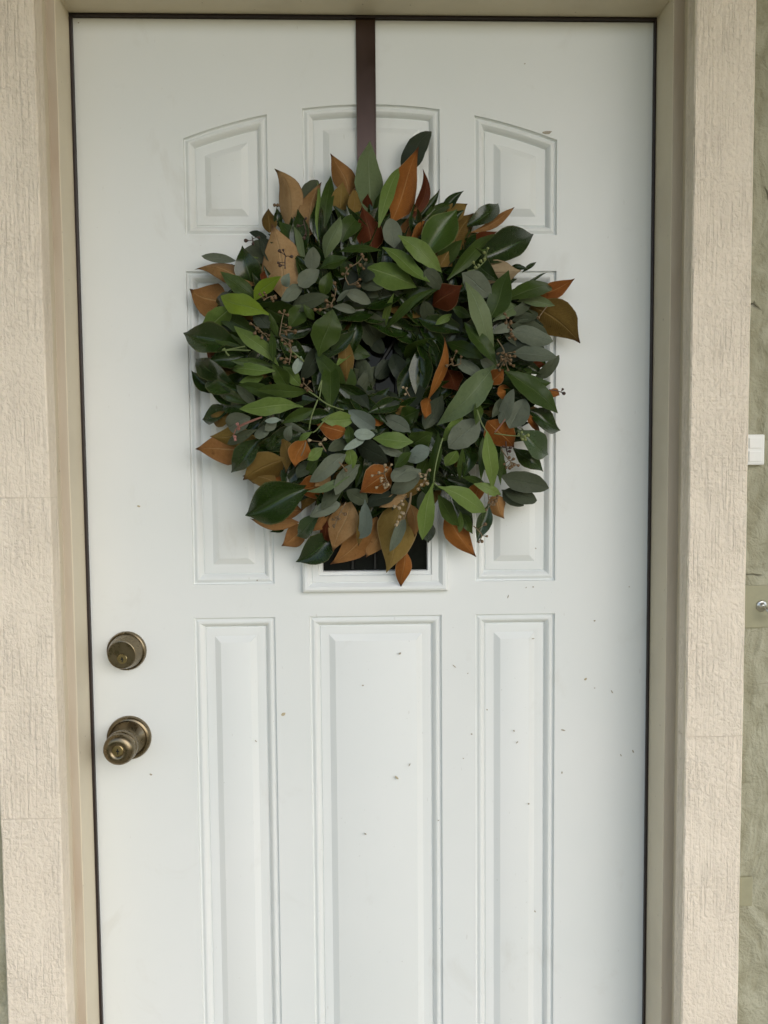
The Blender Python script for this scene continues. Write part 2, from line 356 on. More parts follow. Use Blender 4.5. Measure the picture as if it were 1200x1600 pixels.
wall = empty('stucco_wall', (0, -0.09, 0))
tag(wall, 'sage green stucco house wall with trowel marks and cracks behind the boards round the door', 'wall')
def wall_panel(x0, x1, z0, z1):
    bm = bmesh.new(); bm_box(bm, x0, x1, 0.0, 0.20, z0, z1)
    return from_bm('wall_face', bm, MW, wall)
# the strip that can be seen beside the right hand board gets real trowelled relief
def relief_strip(x0, x1, z0, z1, step):
    nx = max(2, int((x1-x0)/step)); nz = int((z1-z0)/step)
    vs_, fs = [], []
    for j in range(nz+1):
        for i in range(nx+1):
            x = x0+(x1-x0)*i/nx; z = z0+(z1-z0)*j/nz
            d = mnoise.fractal(Vector((x*16, 3.1, z*10)), 1.0, 2.0, 4)*0.0040 + abs(mnoise.noise(Vector((x*40, 0.3, z*26))))*0.0030
            vs_.append((x, -d - 0.001, z))
    for j in range(nz):
        for i in range(nx):
            a = j*(nx+1)+i; fs.append((a, a+1, a+nx+2, a+nx+1))
    me = bpy.data.meshes.new('wall_relief'); me.from_pydata(vs_, [], fs); me.update()
    me.polygons.foreach_set('use_smooth', [True]*len(fs))
    return link_mesh('wall_relief', me, MW, wall)
wall_panel(-3.2, -0.52, -0.15, 2.62); wall_panel(0.53, 3.2, -0.15, 2.62); wall_panel(-0.52, 0.53, 2.115, 2.62)
relief_strip(0.53, 0.75, 0.3, 2.2, 0.0045); relief_strip(-0.74, -0.52, 0.3, 2.2, 0.0045)

soff = tag(box('porch_soffit', -3.2, 3.2, -1.50, 0.11, 2.50, 2.62, MSOFF), 'beige painted porch soffit above the door', 'soffit')

# ------------------------------------------------------------------ door frame
frame = empty('door_frame', (0, 0, 0))
tag(frame, 'beige painted door frame with stained inner edges and dark brown seal round the door', 'door frame')
def jamb(side):
    # cross-section in plan, running from the door plane out to the boards
    if side < 0: P = [(-0.4475, 0.05), (-0.4475, 0.0), (-0.4445, -0.0655), (-0.4455, -0.0665), (-0.4568, -0.0672), (-0.4578, -0.068), (-0.4560, -0.113), (-0.50, -0.113), (-0.50, 0.05)]
    else: P = [(0.4535, 0.05), (0.4535, 0.0), (0.4548, -0.0655), (0.4558, -0.0665), (0.4702, -0.0672), (0.4712, -0.068), (0.4668, -0.113), (0.51, -0.113), (0.51, 0.05)]
    bm = bmesh.new(); zs = [-0.02 + (2.034+0.02)*k/24 for k in range(25)]
    rnd = random.Random(5 if side < 0 else 9)
    rings = []
    for k, z in enumerate(zs):
        w = rnd.uniform(-0.0004, 0.0004)
        rings.append([bm.verts.new((x + (w if 2 <= i <= 5 else 0), y, z)) for i, (x, y) in enumerate(P)])
    n = len(P)
    for a, b in zip(rings, rings[1:]):
        for i in range(n):
            f = bm.faces.new((a[i], a[(i+1) % n], b[(i+1) % n], b[i]))
            f.material_index = 1 if i in (3, 4) else 0
    bm.faces.new(rings[0]); bm.faces.new(rings[-1])
    return from_bm('side_jamb', bm, [MJ, MST], frame)
jamb(-1); jamb(1)
def head():
    P = [(0.05, 2.0345), (0.0, 2.0345), (-0.0655, 2.0325), (-0.0665, 2.0335), (-0.0672, 2.0445), (-0.068, 2.0455), (-0.113, 2.0435), (-0.113, 2.10), (0.05, 2.10)]
    bm = bmesh.new(); A = [bm.verts.new((-0.50, y, z)) for y, z in P]; B = [bm.verts.new((0.51, y, z)) for y, z in P]
    n = len(P)
    for i in range(n): bm.faces.new((A[i], A[(i+1) % n], B[(i+1) % n], B[i]))
    bm.faces.new(A); bm.faces.new(B)
    return from_bm('head_jamb', bm, MJ, frame)
head()
def seal(x0, x1, z0, z1):
    bm = bmesh.new(); bm_box(bm, x0, x1, -0.0065, 0.010, z0, z1, 0.0012); from_bm('weather_seal', bm, MSEAL, frame)
seal(-0.4474, -0.4432, 0.0, 2.0300); seal(0.4500, 0.4534, 0.0, 2.0300); seal(-0.4474, 0.4534, 2.0302, 2.0344)

# rough sawn boards round the frame
def board(x0, x1, joints, label):
    t = tag(empty('trim_board', ((x0+x1)/2, -0.115, 0)), label, 'trim board', 'rough sawn beige boards round the door')
    rnd = random.Random(int(x0*1000)); x0 -= t.location.x; x1 -= t.location.x
    for z0, z1 in zip(joints, joints[1:]):
        z0 += 0.0003; z1 -= 0.0003; n = max(3, int((z1-z0)*32)); bm = bmesh.new(); pr = []; s = rnd.uniform(-0.0004, 0.0004)
        for k in range(n+1):
            z = z0+(z1-z0)*k/n; q = 0.0009 if k in (0, n) else 0.0
            a, b_ = rnd.uniform(-0.0004, 0.0004), rnd.uniform(-0.0004, 0.0004)
            ring = [(x0+a, 0.0285), (x0+a, 0.0015), (x0+a+0.0018, q+s), (x1+b_-0.0018, q+s), (x1+b_, 0.0015), (x1+b_, 0.0285)]
            pr.append([bm.verts.new((x, y, z + (0.0012 if k == 1 else 0)*0)) for x, y in ring])
        for a, b_ in zip(pr, pr[1:]):
            for i in range(6): bm.faces.new((a[i], a[(i+1) % 6], b_[(i+1) % 6], b_[i]))
        bm.faces.new(pr[0]); bm.faces.new(pr[-1])
        from_bm('board', bm, MC, t)
board(-0.5425, -0.4555, [-0.02, 0.834, 1.3035, 2.045], 'rough sawn beige trim board left of the door, beside the brass knob')
board(0.4672, 0.5540, [-0.02, 0.9382, 2.045], 'rough sawn beige trim board right of the door, beside the green stucco wall')

# ------------------------------------------------------------------ door
door = empty('front_door', (0, 0, 0))
tag(door, 'white embossed panel front door with antique brass knob and deadbolt', 'door')
DL, DR, DB, DT = -0.4465, 0.4525, 0.004, 2.0312
A_IN, A_OUT, C_H = 0.161, 0.2905, 0.1065
def arc_z(dx): return 1.9042 - 0.827 + math.sqrt(0.827**2 - dx**2)
def rect(x0, x1, z0, z1): return [(X0+x0, z0), (X0+x1, z0), (X0+x1, z1), (X0+x0, z1)]
def arched(x0, x1, z0):
    top = [(X0+x1+(x0-x1)*k/8, arc_z(x1+(x0-x1)*k/8)) for k in range(9)]
    return [(X0+x0, z0), (X0+x1, z0)] + top
PANELS = [arched(-A_OUT, -A_IN, 1.7055), arched(-C_H, C_H, 1.7055), arched(A_IN, A_OUT, 1.7055),
          rect(-A_OUT, -A_IN, 1.158, 1.650), rect(A_IN, A_OUT, 1.158, 1.650),
          rect(-A_OUT, -A_IN, 0.215, 1.1045), rect(-C_H, C_H, 0.215, 1.1045), rect(A_IN, A_OUT, 0.215, 1.1045)]
WIN = rect(-0.0885, 0.0885, 1.176, 1.632)
def inset(poly, d):
    if len(poly) > 4:                       # arched top: a concentric arc keeps the corners clean
        x0, x1, z0 = poly[0][0]-X0+d, poly[1][0]-X0-d, poly[0][1]+d
        top = [(x1+(x0-x1)*k/8) for k in range(9)]
        return [(X0+x0, z0), (X0+x1, z0)] + [(X0+x, 1.9042-0.827+math.sqrt((0.827-d)**2-x*x)) for x in top]
    n = len(poly); out = []
    for i in range(n):
        p, q, r = Vector(poly[i-1]), Vector(poly[i]), Vector(poly[(i+1) % n])
        e1, e2 = (q-p).normalized(), (r-q).normalized()
        n1, n2 = Vector((-e1.y, e1.x)), Vector((-e2.y, e2.x))
        b = (n1+n2); b = b/(b.length_squared/2) if b.length > 1e-6 else n1
        out.append(tuple(q + b*d))
    return out
# slab with the panel openings cut out
bm = bmesh.new(); edges = []
def loop(poly, y=0.0):
    v = [bm.verts.new((x, y, z)) for x, z in poly]
    return v, [bm.edges.new((v[i], v[(i+1) % len(v)])) for i in range(len(v))]
outer = [(DL+0.002, DB), (DR-0.002, DB), (DR-0.002, DT-0.002), (DL+0.002, DT-0.002)]
ov, oe = loop(outer); edges += oe
for p in PANELS + [WIN]: edges += loop(p)[1]
bmesh.ops.triangle_fill(bm, use_beauty=True, use_dissolve=False, edges=edges)
e1 = [bm.verts.new((x, 0.002, z)) for x, z in [(DL, DB), (DR, DB), (DR, DT), (DL, DT)]]
e2 = [bm.verts.new((x, 0.044, z)) for x, z in [(DL, DB), (DR, DB), (DR, DT), (DL, DT)]]
for i in range(4):
    j = (i+1) % 4
    bm.faces.new((ov[i], ov[j], e1[j], e1[i])); bm.faces.new((e1[i], e1[j], e2[j], e2[i]))
bm.faces.new(e2)
from_bm('door_slab', bm, MD, door)
PROFILE = [(0, 0), (0.0008, 0.0032), (0.0022, 0.0040), (0.0034, 0.0036), (0.005, 0.0024), (0.007, 0.0016), (0.0095, 0.0018), (0.0120, 0.0032),
           (0.0142, 0.0056), (0.0156, 0.0080), (0.0164, 0.0084), (0.0176, 0.0070), (0.0186, 0.0068), (0.0300, 0.0072), (0.0312, 0.0072), (0.0405, 0.0030), (0.0418, 0.0026)]
def ringed(poly, prof, sign=1):
    b = bmesh.new(); prev = None
    for d, y in prof:
        ring = [b.verts.new((x, y*sign, z)) for x, z in inset(poly, d)]
        if prev:
            n = len(ring)
            for i in range(n): b.faces.new((prev[i], prev[(i+1) % n], ring[(i+1) % n], ring[i]))
        prev = ring
    return b, prev
PROFILE = [(d, y*1.3) for d, y in PROFILE]
for p in PANELS:
    b, last = ringed(p, PROFILE); b.faces.new(last)
    o = from_bm('panel', b, MD, door, smooth=True, angle=math.radians(24))
# window: raised frame, glass, lead cames
FR = rect(-0.1165, 0.1165, 1.1445, 1.6625)
b, last = ringed(FR, [(0, 0.0005), (0.0006, -0.0085), (0.002, -0.0108), (0.005, -0.0125), (0.009, -0.0118), (0.0125, -0.0090), (0.0148, -0.0055), (0.0156, -0.0050),
                      (0.0166, -0.0066), (0.0258, -0.0066), (0.0268, -0.0050), (0.0276, -0.0040), (0.0318, -0.0034), (0.0330, -0.0020), (0.0334, 0.0085)])
win = from_bm('window', b, MD, door, smooth=True, angle=math.radians(24))
box('pane', X0-0.0880, X0+0.0880, 0.0065, 0.012, 1.1765, 1.6315, MG, win)
bm = bmesh.new()
def came(a, c, w=0.0032):
    a, c = Vector((a[0], 0.0045, a[1])), Vector((c[0], 0.0045, c[1]))
    tube(bm, [a, c], w, w, 6)
cz = 1.545
for s in (-1, 1):
    came((X0+s*0.036, 1.180), (X0+s*0.036, 1.628))
    came((X0, cz-0.055), (X0+s*0.036, cz)); came((X0, cz+0.055), (X0+s*0.036, cz))
came((X0, 1.180), (X0, cz-0.055)); came((X0, cz+0.055), (X0, 1.628))
from_bm('lead_came', bm, MCAME, win)

# deadbolt
db = empty('deadbolt', (-0.388, 0, 1.054)); db.parent = door
bm = bmesh.new()
lathe(bm, [(0.0312, 0.0), (0.0312, -0.0035), (0.0300, -0.0062), (0.0288, -0.0070), (0.0282, -0.0066), (0.0276, -0.0072), (0.0226, -0.0262), (0.0218, -0.0280), (0.0206, -0.0284), (0.0202, -0.0276), (0.0, -0.0270)], n=64)
from_bm('deadbolt_housing', bm, MB, db, smooth=True, angle=math.radians(28))
def keyhole(parent, cx, y, cz, r):
    bm = bmesh.new(); lathe(bm, [(r*1.12, y+0.0012), (r*1.12, y-0.0002), (r, y-0.0010), (0.0, y-0.0010)], cx, cz, 32)
    from_bm('key_cylinder', bm, MKEY, parent, smooth=True, angle=math.radians(30))
    bm = bmesh.new(); yy = y-0.0013
    pts = [(-0.10, 0.50), (0.12, 0.50), (0.12, 0.20), (0.34, 0.02), (0.30, -0.12), (0.10, -0.20), (0.16, -0.55), (0.02, -0.70), (-0.10, -0.55), (-0.02, -0.22), (-0.32, -0.10), (-0.30, 0.05), (-0.08, 0.22)]
    f = [bm.verts.new((cx+a*r, yy, cz+c*r)) for a, c in pts]; g = [bm.verts.new((cx+a*r, yy+0.0009, cz+c*r)) for a, c in pts]
    bm.faces.new(f)
    for i in range(len(f)): bm.faces.new((f[i], f[(i+1) % len(f)], g[(i+1) % len(f)], g[i]))
    from_bm('keyway', bm, MBLK, parent)
keyhole(db, 0.0005, -0.0270, -0.0072, 0.0070)
# knob
kn = empty('door_knob', (-0.388, 0, 0.9128)); kn.parent = door
bm = bmesh.new()
lathe(bm, [(0.0354, 0.0), (0.0354, -0.0030), (0.0345, -0.0058), (0.0322, -0.0082), (0.0300, -0.0088), (0.0290, -0.0080), (0.0282, -0.0078), (0.0270, -0.0092), (0.0225, -0.0140), (0.0185, -0.0200), (0.0160, -0.0270), (0.0152, -0.0320)], n=64)
from_bm('rose', bm, MB, kn, smooth=True, angle=math.radians(40))
bm = bmesh.new()
lathe(bm, [(0.0150, -0.0300), (0.0170, -0.0325), (0.0215, -0.0345), (0.0240, -0.0375), (0.0250, -0.0420), (0.0247, -0.0465), (0.0238, -0.0490), (0.0229, -0.0496), (0.0229, -0.0506), (0.0240, -0.0516), (0.0246, -0.0545),
           (0.0236, -0.0590), (0.0212, -0.0628), (0.0172, -0.0650), (0.0128, -0.0655), (0.0098, -0.0646), (0.0086, -0.0632), (0.0, -0.0632)], 0.0012, 0.001, 64)
from_bm('knob', bm, MB, kn, smooth=True, angle=math.radians(40))
keyhole(kn, 0.0012, -0.0632, 0.001, 0.0078)

# dried grass bits and flecks stuck to the paint
def flecks(name, mat, items):
    bm = bmesh.new()
    for x, z, l, w, ang in items:
        d = Vector((math.cos(ang), 0, math.sin(ang))); q = Vector((-math.sin(ang), 0, math.cos(ang)))
        c = Vector((x, -0.0002, z)); rnd = random.Random(int(x*9999+z*777))
        pts = []
        for t, s in ((-1, 0.35), (-0.3, 1), (0.5, 0.8), (1, 0.3), (0.4, -0.9), (-0.4, -0.8), (-0.95, -0.3)):
            pts.append(c + d*t*l*0.5 + q*s*w*0.5*rnd.uniform(0.7, 1.2))
        f = [bm.verts.new(p + Vector((0, -0.0007, 0))) for p in pts]; g = [bm.verts.new(p + Vector((0, 0.0004, 0))) for p in pts]
        bm.faces.new(f)
        for i in range(len(f)): bm.faces.new((f[i], f[(i+1) % len(f)], g[(i+1) % len(f)], g[i]))
    o = from_bm(name, bm, mat, door); o['kind'] = 'stuff'; return o
flecks('dirt_flecks', MDIRT, [(0.0484, 1.0427, 0.0046, 0.0031, 0.52), (-0.012, 0.9912, 0.0031, 0.0023, 0.0), (0.2844, 1.8627, 0.0153, 0.0054, 0.07), (0.0628, 0.8588, 0.0054, 0.0015, 1.05), (-0.1856, 0.9028, 0.0046, 0.0015, -0.7), (0.3144, 0.9115, 0.0077, 0.0023, -0.26), (0.3127, 0.8411, 0.0038, 0.0023, 1.4), (0.3941, 0.9739, 0.0061, 0.0023, -1.05), (0.4098, 0.8681, 0.0046, 0.0015, -1.05), (0.4299, 0.8741, 0.0054, 0.0023, -1.13), (0.2238, 1.1331, 0.0061, 0.0015, 1.22), (0.2529, 1.1473, 0.0023, 0.0015, 1.05), (0.2643, 1.1481, 0.0023, 0.0023, 0.0), (0.1364, 1.0203, 0.0077, 0.0015, -0.7), (0.1583, 1.0084, 0.0023, 0.0015, 0.87), (0.2646, 1.0635, 0.0046, 0.0015, 0.09), (0.2683, 1.2104, 0.0023, 0.0023, 0.0), (0.2335, 0.912, 0.0031, 0.0023, -0.7), (0.2388, 0.8927, 0.0046, 0.0015, 0.79), (0.1895, 0.9478, 0.0023, 0.0023, 0.0), (0.1506, 0.8678, 0.0023, 0.0015, 0.0), (0.1643, 0.9079, 0.0031, 0.0023, 0.0), (0.3647, 1.0914, 0.0031, 0.0031, 0.0), (0.3656, 0.9807, 0.0023, 0.0015, 0.0), (0.4208, 1.1461, 0.0023, 0.0015, 0.0), (-0.1789, 1.1641, 0.0023, 0.0023, 0.0), (0.249, 1.9662, 0.0023, 0.0015, 0.0), (-0.0103, 0.7449, 0.0038, 0.0023, -0.52), (0.269, 0.6071, 0.0038, 0.0023, -0.7), (0.2579, 0.7896, 0.0031, 0.0023, 0.0), (0.1094, 0.7648, 0.0023, 0.0015, 0.0), (-0.3552, 0.8512, 0.0046, 0.0031, -0.35), (0.1225, 1.1717, 0.0031, 0.0031, 0.35), (-0.4345, 2.0224, 0.0023, 0.0015, 0.0)])
flecks('grass_clippings', MDIRT2, [(-0.1405, 0.9462, 0.0077, 0.0054, 0.35), (0.0417, 0.8379, 0.0077, 0.0031, -0.79), (0.3507, 0.9958, 0.0054, 0.0038, 0.52), (-0.3632, 1.2846, 0.0054, 0.0031, -0.17)])

# ------------------------------------------------------------------ things on the wall at the right
bell = empty('wall_box', (0.5700, -0.092, 1.3640))
tag(bell, 'small white plastic box fixed to the green stucco beside the right trim board', 'plastic box')
bm = bmesh.new(); bm_box(bm, -0.0155, 0.0140, -0.0125, 0.0, -0.0225, 0.0225, 0.0024); from_bm('housing', bm, MPLASTIC, bell)
for zc in (0.0098, -0.0098):
    bm = bmesh.new(); bm_box(bm, -0.0100, 0.0090, -0.0140, -0.0120, zc-0.0078, zc+0.0078, 0.0008); from_bm('button', bm, MPLASTIC, bell)
hk = empty('wall_hook', (0.5880, -0.092, 1.1270))
tag(hk, 'bright metal screw hook on a square olive plate low on the green stucco', 'hook')
bm = bmesh.new(); bm_box(bm, -0.040, 0.035, -0.0042, 0.001, -0.030, 0.034, 0.0010); from_bm('back_plate', bm, MPATCH, hk)
bm = bmesh.new(); lathe(bm, [(0.0082, -0.004), (0.0086, -0.0050), (0.0072, -0.0062), (0.0040, -0.0064), (0.0036, -0.0090), (0.0026, -0.0100), (0.0, -0.0101)], 0.0, 0.003, 24); from_bm('hook_base', bm, MCHROME, hk, smooth=True)
bm = bmesh.new(); tube(bm, smooth_path([(0.0, -0.008, 0.003), (0.001, -0.016, 0.001), (0.004, -0.020, -0.006), (0.007, -0.017, -0.012), (0.009, -0.012, -0.012)]), 0.0024, 0.0018, 8); from_bm('hook_arm', bm, MCHROME, hk, smooth=True)
pt = tag(box('cover_plate', 0.5565, 0.5835, -0.0955, -0.090, 0.6640, 0.7100, MPATCH, None, 0.0012), 'square olive cover plate on the stucco near the bottom of the right trim board', 'cover plate')

# ------------------------------------------------------------------ wreath hanger
hg = empty('wreath_hanger', (0.0022, 0, 1.75))
tag(hg, 'brown metal over-door hanger strap holding up the leafy wreath', 'wreath hanger')
bm = bmesh.new()
for x0, x1, y0 in ((-0.0146, 0.0146, -0.0030), ):
    bm_box(bm, x0, x1, y0, -0.0008, -0.16, 0.2836, 0.0006)
bm_box(bm, -0.0150, -0.0132, -0.0042, -0.0030, -0.16, 0.2830, 0.0004); bm_box(bm, 0.0132, 0.0150, -0.0042, -0.0030, -0.16, 0.2830, 0.0004)
from_bm('strap', bm, MHANG, hg)
bm = bmesh.new(); tube(bm, smooth_path([(0, -0.002, -0.155), (0, -0.012, -0.170), (0, -0.030, -0.174), (0, -0.046, -0.162), (0, -0.050, -0.140)]), 0.004, 0.003, 8)
from_bm('hook', bm, MHANG, hg, smooth=True)

